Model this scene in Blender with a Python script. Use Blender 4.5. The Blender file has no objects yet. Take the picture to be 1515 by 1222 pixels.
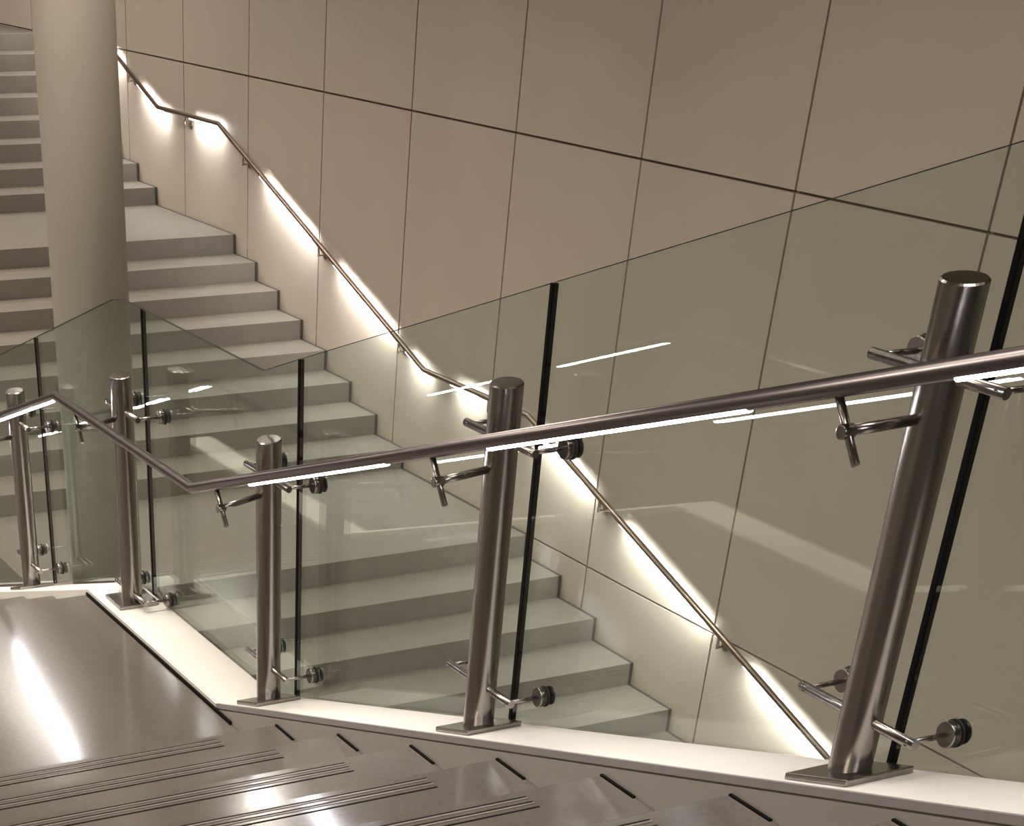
import bpy, math, random
from mathutils import Vector, Matrix

random.seed(7)
sc = bpy.context.scene
col = sc.collection

# ------------------------------------------------------------------ helpers
class MB:
    """collects shapes, builds ONE mesh object"""
    def __init__(s): s.v = []; s.f = []; s.m = []; s.sm = []
    def _add(s, vs, fs, mi=0, smooth=False):
        o = len(s.v); s.v += [tuple(v) for v in vs]
        for f in fs:
            s.f.append([i + o for i in f]); s.m.append(mi); s.sm.append(smooth)
    def box(s, x0, x1, y0, y1, z0, z1, mi=0):
        vs = [(x, y, z) for z in (z0, z1) for y in (y0, y1) for x in (x0, x1)]
        s._add(vs, [(0,2,3,1),(4,5,7,6),(0,1,5,4),(2,6,7,3),(0,4,6,2),(1,3,7,5)], mi)
    def hexa(s, vs, mi=0):
        s._add(vs, [(0,2,3,1),(4,5,7,6),(0,1,5,4),(2,6,7,3),(0,4,6,2),(1,3,7,5)], mi)
    def prism_x(s, poly, x0, x1, mi=0):
        """poly: (y,z) outline counted around, extruded along x"""
        n = len(poly)
        vs = [(x0, y, z) for y, z in poly] + [(x1, y, z) for y, z in poly]
        s._add(vs, [tuple(range(n))[::-1], tuple(range(n, 2*n))] + [(i, (i+1) % n, n+(i+1) % n, n+i) for i in range(n)], mi)
    def prism_z(s, poly, z0, z1, mi=0):
        n = len(poly)
        vs = [(x, y, z0) for x, y in poly] + [(x, y, z1) for x, y in poly]
        s._add(vs, [tuple(range(n))[::-1], tuple(range(n, 2*n))] + [(i, (i+1) % n, n+(i+1) % n, n+i) for i in range(n)], mi)
    def tube(s, pts, r, seg=20, mi=0, caps=True):
        """round bar along a polyline, mitred at its bends"""
        pts = [Vector(p) for p in pts]; n = len(pts); rings = []
        d0 = (pts[1] - pts[0]).normalized()
        ref = Vector((0,0,1)) if abs(d0.z) < .9 else Vector((1,0,0))
        for i, p in enumerate(pts):
            a = (pts[i] - pts[i-1]).normalized() if i else None
            b = (pts[i+1] - pts[i]).normalized() if i < n-1 else None
            d = a or b
            u = d.cross(ref).normalized(); w = u.cross(d).normalized()
            ring = [p + u*r*math.cos(2*math.pi*k/seg) + w*r*math.sin(2*math.pi*k/seg) for k in range(seg)]
            if a is not None and b is not None:
                m = (a + b).normalized()
                ring = [q - a*((q - p).dot(m) / a.dot(m)) for q in ring]
            rings.append(ring)
        vs = [q for rg in rings for q in rg]
        fs = []
        for i in range(n-1):
            for k in range(seg):
                k2 = (k+1) % seg
                fs.append((i*seg+k, i*seg+k2, (i+1)*seg+k2, (i+1)*seg+k))
        s._add(vs, fs, mi, True)
        if caps:
            o = len(s.v) - len(vs)
            s.f.append([o+k for k in range(seg)][::-1]); s.m.append(mi); s.sm.append(False)
            s.f.append([o+(n-1)*seg+k for k in range(seg)]); s.m.append(mi); s.sm.append(False)
    def build(s, name, mats, parent=None, bevel=0, segs=2):
        me = bpy.data.meshes.new(name)
        me.from_pydata(s.v, [], s.f)
        if not isinstance(mats, (list, tuple)): mats = [mats]
        for m in mats: me.materials.append(m)
        for p, mi, sm in zip(me.polygons, s.m, s.sm):
            p.material_index = mi; p.use_smooth = sm
        import bmesh
        bm = bmesh.new(); bm.from_mesh(me); bmesh.ops.recalc_face_normals(bm, faces=bm.faces); bm.to_mesh(me); bm.free()
        me.update()
        o = bpy.data.objects.new(name, me); col.objects.link(o)
        if parent is not None:
            o.parent = parent
            o.matrix_parent_inverse = Matrix.Translation(-parent.location)
        if bevel:
            b = o.modifiers.new('bevel', 'BEVEL'); b.width = bevel; b.segments = segs; b.limit_method = 'ANGLE'; b.angle_limit = math.radians(50)
        return o

def thing(name, loc, label, cat, group=None):
    o = bpy.data.objects.new(name, None); col.objects.link(o)
    o.location = loc; o.empty_display_size = .1
    return tag(o, label, cat, group)
def tag(o, label, cat, group=None):
    o['label'] = label; o['category'] = cat
    if group: o['group'] = group
    return o
def struct(o): o['kind'] = 'structure'; return o

# ------------------------------------------------------------------ materials
def new_mat(name):
    m = bpy.data.materials.new(name); m.use_nodes = True
    nt = m.node_tree; b = nt.nodes['Principled BSDF']
    return m, nt, b
def plain(name, rgb, rough=.5, metal=0, noise=0, scale=8, bump=0, spec=.5, stretch=None, aniso=0):
    m, nt, b = new_mat(name)
    b.inputs['Base Color'].default_value = (*rgb, 1)
    b.inputs['Roughness'].default_value = rough
    b.inputs['Metallic'].default_value = metal
    b.inputs['Specular IOR Level'].default_value = spec
    if aniso: b.inputs['Anisotropic'].default_value = aniso
    if noise or bump:
        tc = nt.nodes.new('ShaderNodeTexCoord'); n = nt.nodes.new('ShaderNodeTexNoise')
        n.inputs['Scale'].default_value = scale; n.inputs['Detail'].default_value = 6
        mp = nt.nodes.new('ShaderNodeMapping')
        if stretch: mp.inputs['Scale'].default_value = stretch
        nt.links.new(tc.outputs['Object'], mp.inputs['Vector']); nt.links.new(mp.outputs['Vector'], n.inputs['Vector'])
        if noise:
            r = nt.nodes.new('ShaderNodeValToRGB')
            r.color_ramp.elements[0].position = .3; r.color_ramp.elements[1].position = .7
            r.color_ramp.elements[0].color = (*[c*(1-noise) for c in rgb], 1)
            r.color_ramp.elements[1].color = (*[min(1, c*(1+noise)) for c in rgb], 1)
            nt.links.new(n.outputs['Fac'], r.inputs['Fac']); nt.links.new(r.outputs['Color'], b.inputs['Base Color'])
        if bump:
            bp = nt.nodes.new('ShaderNodeBump'); bp.inputs['Strength'].default_value = bump; bp.inputs['Distance'].default_value = .01
            nt.links.new(n.outputs['Fac'], bp.inputs['Height']); nt.links.new(bp.outputs['Normal'], b.inputs['Normal'])
    return m
def emit(name, rgb, s):
    m, nt, b = new_mat(name)
    b.inputs['Base Color'].default_value = (.8, .8, .8, 1)
    b.inputs['Emission Color'].default_value = (*rgb, 1); b.inputs['Emission Strength'].default_value = s
    return m
def glass_mat(name, tint):
    m = bpy.data.materials.new(name); m.use_nodes = True
    nt = m.node_tree; nt.nodes.clear()
    out = nt.nodes.new('ShaderNodeOutputMaterial'); mix = nt.nodes.new('ShaderNodeMixShader')
    tr = nt.nodes.new('ShaderNodeBsdfTransparent'); tr.inputs['Color'].default_value = (*tint, 1)
    gl = nt.nodes.new('ShaderNodeBsdfGlossy'); gl.inputs['Roughness'].default_value = 0.0; gl.inputs['Color'].default_value = (.95, 1, .97, 1)
    lw = nt.nodes.new('ShaderNodeLayerWeight'); lw.inputs['Blend'].default_value = .5
    p = nt.nodes.new('ShaderNodeMath'); p.operation = 'POWER'; p.inputs[1].default_value = 5
    ma = nt.nodes.new('ShaderNodeMath'); ma.operation = 'MULTIPLY_ADD'; ma.inputs[1].default_value = .96; ma.inputs[2].default_value = .042
    nt.links.new(lw.outputs['Facing'], p.inputs[0]); nt.links.new(p.outputs[0], ma.inputs[0]); nt.links.new(ma.outputs[0], mix.inputs['Fac'])
    nt.links.new(tr.outputs[0], mix.inputs[1]); nt.links.new(gl.outputs[0], mix.inputs[2]); nt.links.new(mix.outputs[0], out.inputs['Surface'])
    return m

M = {}
M['wall'] = plain('wall_panel', (.57, .49, .408), .55, noise=.03, scale=1.2)
M['joint'] = plain('dark_joint', (.27, .205, .15), .9)
M['gap'] = plain('gap_shade_paint', (.05, .042, .033), .8)
M['plaster'] = plain('warm_plaster', (.22, .20, .175), .8)
M['column'] = plain('column_paint', (.47, .415, .34), .6, noise=.03, scale=2)
M['tread'] = plain('grey_stone_tread', (.195, .170, .138), .55, noise=.06, scale=6)
M['stone'] = plain('dark_polished_stone', (.140, .121, .103), .15, noise=.07, scale=60, spec=.6)
M['groove'] = plain('groove_dark_slot_shade', (.010, .008, .006), .9, spec=.1)  # black of the grooves, also the painted shade in the curb slots
M['glint'] = plain('groove_glint_paint', (.24, .21, .185), .4, .3)
M['curb'] = plain('white_curb', (.86, .82, .74), .6, noise=.02, scale=5)
M['trim'] = plain('metal_trim', (.40, .37, .36), .42, .3)
M['string'] = plain('stringer_metal', (.46, .42, .385), .40, .3)
M['steel'] = plain('brushed_steel', (.34, .312, .288), .25, 1.0, noise=.10, scale=40, stretch=(1, 1, .03))
M['rail'] = plain('rail_steel', (.235, .205, .205), .30, 1.0)
M['bronze'] = plain('wall_rail_steel', (.38, .29, .24), .28, 1.0)
M['rubber'] = plain('black_rubber', (.012, .011, .01), .6)
M['seal'] = plain('black_silicone', (.006, .005, .004), .7, spec=.1)
M['glass'] = glass_mat('clear_glass', (.914, .960, .940))
M['edge'] = plain('glass_edge', (.020, .022, .018), .6, spec=.15)
M['led'] = emit('led_diffuser', (.97, .93, 1), 45)
M['wled'] = emit('wall_led_diffuser', (1, .985, .965), 95)
M['lamp'] = emit('lamp_diffuser', (1, .9, .76), 14)
M['void'] = plain('dark_floor', (.16, .14, .12), .6)

# ------------------------------------------------------------------ levels
RISE, RUN = .1711, .555
Z_UP, Z_MID, Z_LOW = -1.469, -2.838, -4.207
Z_BOT = Z_LOW - 8*RISE
TL = math.tan(math.radians(1.0))
def wall_x(z): return 8.0 + TL*(z + 3.6)

# ------------------------------------------------------------------ the room
mb = MB()
def wall_slab(y0, y1, z0, z1, d0, d1, mi):
    mb.hexa([(wall_x(z) + d, y, z) for z in (z0, z1) for y in (y0, y1) for d in (d0, d1)], mi)
wall_slab(-5.5, 31, Z_BOT - .1, 4.06, .03, .2, 1)
rows = [Z_BOT - .1, -4.217, -1.456, 1.305, 4.06]
ys = [7.87 + 1.672*k for k in range(-8, 15)]
g = .010
for a, b in zip(rows[:-1], rows[1:]):
    for y in ys:
        y0, y1 = max(y + g, -5.5), min(y + 1.672 - g, 31)
        if y1 - y0 > .05: wall_slab(y0, y1, a + g*.8, b - g*.8, 0, .03, 0)
struct(mb.build('wall_right', [M['wall'], M['joint']]))
mb = MB(); mb.box(-7.2, -7, -5.5, 31, Z_BOT - .1, 4.06); struct(mb.build('wall_left', M['plaster']))
mb = MB(); mb.box(-7, 8.2, -5.7, -5.5, Z_BOT - .1, 4.06); struct(mb.build('wall_back', M['plaster']))
mb = MB(); mb.box(-7, 8.2, 31, 31.2, Z_BOT - .1, 4.06); struct(mb.build('wall_front', M['plaster']))
mb = MB(); mb.box(-7.2, 8.4, -5.7, 31.2, 4.06, 4.2); struct(mb.build('ceiling', M['plaster']))
mb = MB(); mb.box(-7.2, 8.4, -5.7, 31.2, Z_BOT - .3, Z_BOT); struct(mb.build('floor', M['void']))

# ------------------------------------------------------------------ near staircase (the one we stand on)
XL, XR = -.33, 2.757           # between the two curbs
XT = 2.747                     # tread ends here at its nosing, leaving the dark slot
N1 = 5.895                     # nosing of the first step above the landing
LE = 8.20                      # far edge of the landing
st = thing('staircase', (1.2, N1, Z_MID), 'dark polished stone staircase in the foreground with grooved treads and a white curb', 'staircase')
def curb_z(y):
    if y < 2.06: return -1.441
    if y < 6.527: return -2.651 + .3064*(6.008 - y)
    if y < LE: return -2.81
    if y < 12.6: return -2.81 - .308*(y - LE)
    return -2.81 - .308*(12.6 - LE)
SLOT = .17
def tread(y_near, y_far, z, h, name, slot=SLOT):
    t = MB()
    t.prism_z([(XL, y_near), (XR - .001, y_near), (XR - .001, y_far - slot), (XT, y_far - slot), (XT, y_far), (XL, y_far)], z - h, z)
    t = t.build(name, M['stone'], st, bevel=.004)
    q = MB(); q.box(XT + .0005, XR - .0005, y_far - slot + .001, y_far - .002, z - h, z + (.012 if name == 'landing' else .003))  # solid black strip in the slot, painting the shade of the gap
    q.build('slot_shade_strip', M['groove'], t)['label'] = 'black strip painted as gap shade beside the curb'
    return t
def grip(parent, y_far, z):
    for off in (.040, .075, .110):
        m = MB(); m.box(XL + .3, 2.475, y_far - off - .0035, y_far - off + .0035, z - .004, z + .0010)
        m.build('grip_and_glint_strip', M['groove'], parent)
    for off in (.049, .084):  # pale lines paint highlights beside the dark grooves
        m = MB(); m.box(XL + .3, 2.475, y_far - off - .0045, y_far - off + .0045, z - .004, z + .0014)
        m.build('grip_and_glint_strip', M['glint'], parent)['label'] = 'pale strip painted as a groove highlight'
for k in range(1, 8):
    yf = N1 - .556*(k-1); z = Z_MID + RISE*k
    s = tread(yf - .556, yf, z, .26, 'step'); grip(s, yf, z)
yf = N1 - .556*7
s = tread(-5.49, yf, Z_UP, .30, 'upper_landing'); grip(s, yf, Z_UP)
s = tread(N1, LE, Z_MID, .26, 'landing', slot=LE - N1 - .46)
for k in range(1, 8):
    z = Z_MID - RISE*k
    s = MB(); s.box(XL, XT, LE + RUN*(k-1), LE + RUN*k, z - .26, z)
    s = s.build('step', M['stone'], st, bevel=.004); grip(s, LE + RUN*k, z)
s = MB(); s.box(XL, XT, LE + RUN*7, 16.0, Z_LOW - .26, Z_LOW); s.build('lower_landing', M['stone'], st)
breaks = [1.4, 2.06, 6.527, LE, 12.6, 15.9]
def band(dt, db):
    return [(y, curb_z(y) + dt) for y in breaks] + [(y, curb_z(y) + db) for y in breaks[::-1]]
for side, (a, b) in (('r', (XR, 3.034)), ('l', (XL - .277, XL))):
    m = MB(); m.prism_x(band(0, -.42), a + (.012 if side == 'r' else 0), b - (0 if side == 'r' else .012)); m.build('curb', M['curb'], st)['label'] = 'white sloping curb'
    xa, xb = (XR, XR + .012) if side == 'r' else (XL - .012, XL)
    sl = [1.4, 2.06, 6.53]
    def bd(yl, dt, db): return [(y, curb_z(y) + dt) for y in yl] + [(y, curb_z(y) + db) for y in yl[::-1]]
    m = MB(); m.prism_x(bd(sl, .002, -.020), xa, xb); m.build('curb_trim', M['trim'], st)['label'] = 'thin metal edge trim'
    m = MB(); m.prism_x(bd(sl, -.027, -.40), xa, xb); m.build('stringer', M['string'], st)['label'] = 'grey metal stringer'
    m = MB(); m.prism_x(bd([6.53, LE, 12.6, 15.9], -.004, -.40), xa + (.004 if side == 'r' else 0), xb - (0 if side == 'r' else .004)); m.build('stringer', M['curb'], st)

# ------------------------------------------------------------------ staircase along the wall
XI = 3.75
ws = thing('staircase', (5.9, 12.09, Z_LOW), 'wide pale grey stone staircase climbing along the panelled wall behind the glass', 'staircase')
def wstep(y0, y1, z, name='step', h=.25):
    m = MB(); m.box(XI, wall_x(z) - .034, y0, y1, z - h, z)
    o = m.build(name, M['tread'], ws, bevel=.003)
    m = MB(); m.box(wall_x(z) - .0338, wall_x(z) - .008, y0 + .0015, y1 - .001, z - h, z - .0006)  # dark filler between step and wall, painting the shade of the gap
    m.build('gap_shade_strip', M['gap'], o)['label'] = 'dark strip painted as gap shade against the wall'
    return o
for k in range(1, 8):
    wstep(12.09 - .56*k, 12.09 - .56*(k-1), Z_LOW - RISE*k)
wstep(12.09, 14.304, Z_LOW, 'landing')
for k in range(7):
    wstep(14.304 + RUN*k, 14.304 + RUN*(k+1), Z_LOW + RISE*(k+1))
wstep(14.304 + RUN*7, 20.39, Z_MID, 'landing')
for k in range(7):
    wstep(20.39 + RUN*k, 20.39 + RUN*(k+1), Z_MID + RISE*(k+1))
wstep(20.39 + RUN*7, 30.99, Z_UP, 'landing')

# ------------------------------------------------------------------ column
m = MB(); m.tube([(3.5, 10.0, Z_BOT), (3.5, 10.0, 4.06)], .217, 64)
tag(m.build('column', M['column']), 'smooth round beige column standing at the left between the two staircases', 'column')

# ------------------------------------------------------------------ glass guard
GX, GT = 3.05, .008
def g_top(y):
    if y < 6.66: return -1.52 + .3055*(6.66 - y)
    if y < 8.318: return -1.522
    return -1.522 - .306*(y - 8.318)
def g_bot(y):
    if y < 6.50: return -2.745 + .3065*(6.312 - y)*1.0
    if y < 8.30: return -2.803 - .03
    return -2.833 - .305*(y - 8.30)
joints = [1.19, 2.885, 4.61, 6.312, 8.0, 9.655, 11.36]
glabels = ['tinted glass guard panel at the right edge, right of the nearest post',
           'glass guard panel between the nearest and second nearest posts, with slanted top',
           'glass guard panel left of the second nearest post, ending at the thinner middle post',
           'glass guard panel at the landing with a bent top edge, between the two middle posts',
           'peaked glass guard panel in front of the round column, just past the landing',
           'farthest glass guard panel at the left edge, beyond the column']
def panel(y0, y1, label):
    pts = [y0] + [b for b in (6.50, 6.66, 8.30, 8.318) if y0 < b < y1] + [y1]
    root = thing('glass_panel', (GX, (y0+y1)/2, g_bot((y0+y1)/2)), label, 'glass panel', 'glass guard panels')
    top = []
    for y in pts:
        if abs(y - 8.318) < 1e-6:
            top += [(y - .06, -1.523), (y - .02, -1.528), (y + .03, -1.541), (y + .08, g_top(y + .08))]
        elif abs(y - 8.30) > 1e-6 and abs(y - 6.50) > 1e-6:
            top.append((y, g_top(y)))
    bot = [(y, g_bot(y)) for y in pts if abs(y - 8.318) > 1e-6 and abs(y - 6.66) > 1e-6]
    poly = top + bot[::-1]
    n = len(poly); m = MB()
    vs = [(GX - GT, y, z) for y, z in poly] + [(GX + GT, y, z) for y, z in poly]
    m._add(vs, [tuple(range(n))[::-1], tuple(range(n, 2*n))], 0)
    nt_ = len(top) - 1
    m._add(vs, [(i, (i+1) % n, n+(i+1) % n, n+i) for i in range(nt_)], 1)
    m._add(vs, [(i, (i+1) % n, n+(i+1) % n, n+i) for i in range(nt_, n)], 0)
    o = m.build('pane', [M['glass'], M['edge']], root)
    # weld the rim to the two faces
    import bmesh
    bm = bmesh.new(); bm.from_mesh(o.data); bmesh.ops.remove_doubles(bm, verts=bm.verts, dist=1e-5)
    bmesh.ops.recalc_face_normals(bm, faces=bm.faces); bm.to_mesh(o.data); bm.free()
    # black joint at its near end
    s = MB(); yj = y0 - .006
    s.box(GX - GT - .002, GX + GT + .002, yj - .008, yj + .008, g_bot(y0), g_top(y0))
    s.build('joint_seal', M['seal'], root)['label'] = 'black joint seal'
for i in range(6):
    panel(joints[i] + .006, joints[i+1] - .006, glabels[i])

# ------------------------------------------------------------------ handrail
RX, RR = 2.65, .0205
def rail_z(y):
    if y < 6.48: return -1.885 + .3035*(6.48 - y)
    if y < 8.15: return -1.885
    return -1.885 - .305*(y - 8.15)
def dome_strip(x, y0, y1, zf, r, mat, parent, drop, name='led_strip'):
    """half-round light diffuser under a rail"""
    m = MB(); n = 8; pts = []
    for y in (y0, y1):
        z = zf(y) - drop
        for k in range(n + 1):
            a = math.pi + math.pi*k/n
            pts.append((x + r*1.25*math.cos(a), y, z + r*math.sin(a)))
    k = n + 1
    m._add(pts, [tuple(range(k)), tuple(range(k, 2*k))[::-1]] + [(i, i+1, k+i+1, k+i) for i in range(n)] + [(0, n, k+n, k)][::-1], 0)
    return m.build(name, mat, parent)
hr = thing('handrail', (RX, 6.48, -1.885), 'round brushed steel handrail with lit underside along the glass guard', 'handrail')
m = MB(); m.tube([(RX, .9, rail_z(.9)), (RX, 6.48, -1.885), (RX, 8.15, -1.885), (RX, 11.6, rail_z(11.6))], RR, 32)
m.build('rail', M['rail'], hr)
for a, b in ((1.50, 2.58), (3.17, 4.25), (4.85, 5.90), (8.20, 9.24), (9.90, 10.95)):
    dome_strip(RX, a, b, rail_z, .0105, M['led'], hr, RR - .006)['label'] = 'glowing white light strip'
# matching rail on the other side of the flight, seen only mirrored in the glass
hl = thing('handrail', (-.22, 8.15, -1.885), 'handrail with light strips on the far left side of the flight, mirrored in the glass', 'handrail')
m = MB(); m.tube([(-.22, 6.48, -1.885), (-.22, 8.15, -1.885), (-.22, 11.6, rail_z(11.6))], RR, 24); m.build('rail', M['rail'], hl)
for a, b in ((8.36, 9.40), (9.97, 10.98)):
    dome_strip(-.22, a, b, rail_z, .0105, M['led'], hl, RR - .006)['label'] = 'glowing white light strip'

# ------------------------------------------------------------------ posts
PX = 2.90
def post(y, z0, ztop, zlow, zhigh, rail_y, ycl, label, sx=1, x0=PX):
    zb = curb_z(y); slope = (curb_z(y + .05) - curb_z(y - .05)) / .1
    p = thing('railing_post', (x0, y, zb), label, 'railing post', 'steel posts of the glass guard')
    X = lambda d: x0 + d*sx
    # pole with a slightly sloping closed top
    m = MB(); r, seg = .0515, 40
    vs = []
    for zz, tl in ((zb + .006, slope), (ztop, 0)):
        for k in range(seg):
            a = 2*math.pi*k/seg; dx, dy = r*math.cos(a), r*math.sin(a)
            vs.append((X(dx), y + dy, zz + (slope*dy if tl else .10*dx*sx + .06*dy)))
    m._add(vs, [(k, (k+1) % seg, seg+(k+1) % seg, seg+k) for k in range(seg)], 0, True)
    cap = []
    for rr, dz in ((.0515, 0), (.047, .0035), (.0, .0045)):
        for k in range(seg):
            a = 2*math.pi*k/seg; dx, dy = rr*math.cos(a), rr*math.sin(a)
            cap.append((X(dx), y + dy, ztop + dz + .10*dx*sx + .06*dy))
    m._add(cap, [(j*seg+k, j*seg+(k+1) % seg, (j+1)*seg+(k+1) % seg, (j+1)*seg+k) for j in (0, 1) for k in range(seg)], 0, False)
    m.build('pole', M['steel'], p)
    # base plate lying on the sloping curb
    m = MB()
    m.hexa([(X(dx), y + dy, zb + slope*dy + dz) for dz in (.0005, .018) for dy in (-.105, .105) for dx in (-.105, .105)])
    m.build('base_plate', M['steel'], p, bevel=.003)
    # two crossbars, each carrying two rods with clamping discs on the glass
    for zc in (zlow, zhigh):
        m = MB(); m.tube([(X(0), ycl - .205, zc), (X(0), ycl + .205, zc)], .0125, 16); b = m.build('crossbar', M['steel'], p)
        for sgn in (-1, 1):
            yr = ycl + sgn*.185
            m = MB(); m.tube([(X(-.012), yr, zc), (X(.125), yr, zc)], .0068, 12); m.build('spacer_rod', M['steel'], p)
            m = MB(); m.tube([(X(.108), yr, zc), (X(.1345), yr, zc)], .031, 28); d = m.build('clamp_disc', M['steel'], p, bevel=.003)
            m = MB(); m.tube([(X(.1347), yr, zc), (X(.1415), yr, zc)], .0335, 28); m.build('gasket', M['rubber'], d)['label'] = 'black rubber gasket'
            m = MB(); m.tube([(X(.1585), yr, zc), (X(.1625), yr, zc)], .030, 28); m.build('gasket', M['rubber'], d)['label'] = 'black rubber gasket'
    # bracket that carries the handrail
    if rail_y is not None:
        yk = rail_y; d = Vector((0, -.62, -.785))
        ytop = yk + .058; rz = rail_z(ytop)
        zk = rz - .073
        xr = X(RX - PX)
        top = Vector((xr, ytop, rz))
        m = MB(); m.tube([(X(-.03), y, zk), (xr - .010*sx, yk, zk)], .0115, 16); m.build('bracket_arm', M['steel'], p)
        m = MB(); m.tube([top + d*(RR*.8), top + d*.165], .0095, 14); m.build('bracket_rod', M['steel'], p)
        m = MB(); m.tube([(xr + .014*sx, yk, zk), (xr - .020*sx, yk, zk)], .0155, 18); m.build('bracket_knob', M['steel'], p, bevel=.003)
    return p
post(2.872, -1.69, -.612, -1.540, -.790, 2.850, 2.890, 'tallest steel post, nearest, at the right in front of the panelled wall')
post(4.586, -2.215, -1.146, -2.063, -1.300, 4.525, 4.600, 'second tallest steel post, in the middle beside the wide black glass joint')
post(6.284, -2.736, -1.684, -2.580, -1.822, 6.180, 6.300, 'steel post at the near corner of the landing, where the handrail bends')
post(7.930, -2.810, -1.776, -2.765, -1.925, 7.850, 7.935, 'steel post at the far corner of the landing, behind the diagonal handrail')
post(9.640, -3.253, -2.185, -3.105, -2.340, 9.600, 9.650, 'farthest steel post at the left edge, lowest and left of the column')

# ------------------------------------------------------------------ handrail on the wall
def wr_z(y):
    pts = [(6.0, -5.195), (12.18, -3.300), (13.92, -3.300), (18.47, -1.896), (20.14, -1.896), (25.0, -.38)]
    for (a, za), (b, zb) in zip(pts[:-1], pts[1:]):
        if y <= b: return za + (zb - za)*(y - a)/(b - a)
    return pts[-1][1]
def wr_x(y): return wall_x(wr_z(y)) - .078
wh = thing('handrail', (7.9, 12.13, -3.285), 'bronze toned handrail fixed to the panelled wall with glowing light under it', 'handrail')
m = MB(); m.tube([(wr_x(y), y, wr_z(y)) for y in (6.0, 12.18, 13.92, 18.47, 20.14, 25.0)], .0225, 24); m.build('rail', M['bronze'], wh)
def wled(a, b):
    ypts = [a] + [q for q in (12.18, 13.92, 18.47, 20.14) if a < q < b] + [b]
    n = 8; k = n + 1; r = .010; pts = []; m = MB()
    for y in ypts:
        x, z = wr_x(y), wr_z(y) - .0185
        for i in range(k):
            t = math.pi*1.03 + math.pi*i/n
            pts.append((x + r*1.35*math.cos(t), y, z + r*.75*math.sin(t)))
    fs = [tuple(range(k)), tuple(range((len(ypts)-1)*k, len(ypts)*k))[::-1]]
    for j in range(len(ypts) - 1):
        fs += [(j*k+i, j*k+i+1, (j+1)*k+i+1, (j+1)*k+i) for i in range(n)] + [(j*k, (j+1)*k, (j+1)*k+n, j*k+n)]
    m._add(pts, fs); m.build('led_strip', M['wled'], wh)['label'] = 'glowing warm white light strip'
for a, b in ((6.2, 7.37), (7.88, 9.05), (9.55, 10.74), (11.22, 12.05), (12.98, 13.42), (13.88, 14.25), (14.56, 15.74),
             (16.24, 17.42), (18.50, 19.22), (19.98, 20.72), (21.3, 22.4), (23.0, 24.1)):
    wled(a, b)
for y in (7.70, 9.38, 11.05, 12.80, 14.40, 16.08, 17.85, 19.37, 21.0, 22.7, 24.4):
    x, z = wr_x(y), wr_z(y)
    m = MB(); m.tube([(x, y, z - .015), (x, y, z - .095), (wall_x(z - .095) - .004, y, z - .095)], .011, 12); b = m.build('wall_bracket', M['bronze'], wh)
    m = MB(); m.tube([(wall_x(z - .095) - .010, y, z - .095), (wall_x(z - .095) + .001, y, z - .095)], .036, 20); m.build('flange', M['bronze'], b)

# ------------------------------------------------------------------ light
def area(name, loc, sx, sy, power, rgb, rot=(0, 0, 0)):
    l = bpy.data.lights.new(name, 'AREA'); l.shape = 'RECTANGLE'; l.size = sx; l.size_y = sy; l.energy = power; l.color = rgb
    o = bpy.data.objects.new(name, l); col.objects.link(o); o.location = loc; o.rotation_euler = rot
    return o
warm = (1, .905, .785)
fill_lamps = [(-4.5, 2.0, 250, 165), (-4.5, 8.0, 170, 150), (-4.5, 14, 165, 150), (-4.5, 19.5, 180, 150), (-4.5, 25, 260, 175),
         (-.5, 2.0, 62, 150), (-.5, 8.5, 125, 110), (-.5, 14, 100, 100), (-.5, 19.5, 100, 105), (-.5, 25, 170, 170),
         (3.5, 2.0, 62, 150), (3.5, 8.5, 125, 112), (3.5, 14, 100, 100), (3.5, 19.5, 100, 105), (3.5, 25, 170, 170)]
for x, y, p, sp in fill_lamps:  # unseen overhead fill, added and aimed to balance wall, curb and risers
    area('unseen_fill_light', (x, y, 4.0), 1.4, 1.4, p, warm).data.spread = math.radians(sp)
area('wall_wash_light', (6.80, 23.15, 3.95), .13, 3.9, 62, (1, .93, .82))
area('wall_wash_light', (7.5, 16.4, 3.95), .35, .5, 45, (1, .93, .82))
area('wall_wash_light', (6.45, 18.3, 3.95), .2, .4, 25, (1, .93, .82))

w = bpy.data.worlds.new('world'); sc.world = w; w.use_nodes = True
w.node_tree.nodes['Background'].inputs['Color'].default_value = (.03, .026, .022, 1)
w.node_tree.nodes['Background'].inputs['Strength'].default_value = 1

# ------------------------------------------------------------------ camera
W_, H_ = 1515.0, 1222.0
f = 2427.333; ppx, ppy = 433.425, 1810.007
Rm = [[0.9032519922721813, -0.2638814040821146, 0.33849220528098894],
      [-0.42903895766683164, -0.5743051064544915, 0.6972308423359179],
      [0.010412420982311335, -0.7749679779827934, -0.6319585940475434]]
cam = bpy.data.cameras.new('camera'); co = bpy.data.objects.new('camera', cam); col.objects.link(co)
cam.sensor_fit = 'HORIZONTAL'; cam.sensor_width = 36; cam.lens = f/W_*36
cam.shift_x = (W_/2 - ppx)/W_
cam.shift_y = (ppy - H_/2)/W_
cam.clip_start = .05; cam.clip_end = 200
R3 = Matrix(((Rm[0][0], -Rm[0][1], -Rm[0][2]), (Rm[1][0], -Rm[1][1], -Rm[1][2]), (Rm[2][0], -Rm[2][1], -Rm[2][2])))
co.matrix_world = R3.to_4x4()
sc.camera = co

sc.view_settings.view_transform = 'Standard'; sc.view_settings.look = 'None'
sc.view_settings.gamma = 1; sc.view_settings.exposure = .2; sc.view_settings.use_curve_mapping = False
sc.cycles.max_bounces = 12; sc.cycles.transparent_max_bounces = 24; sc.cycles.caustics_reflective = False
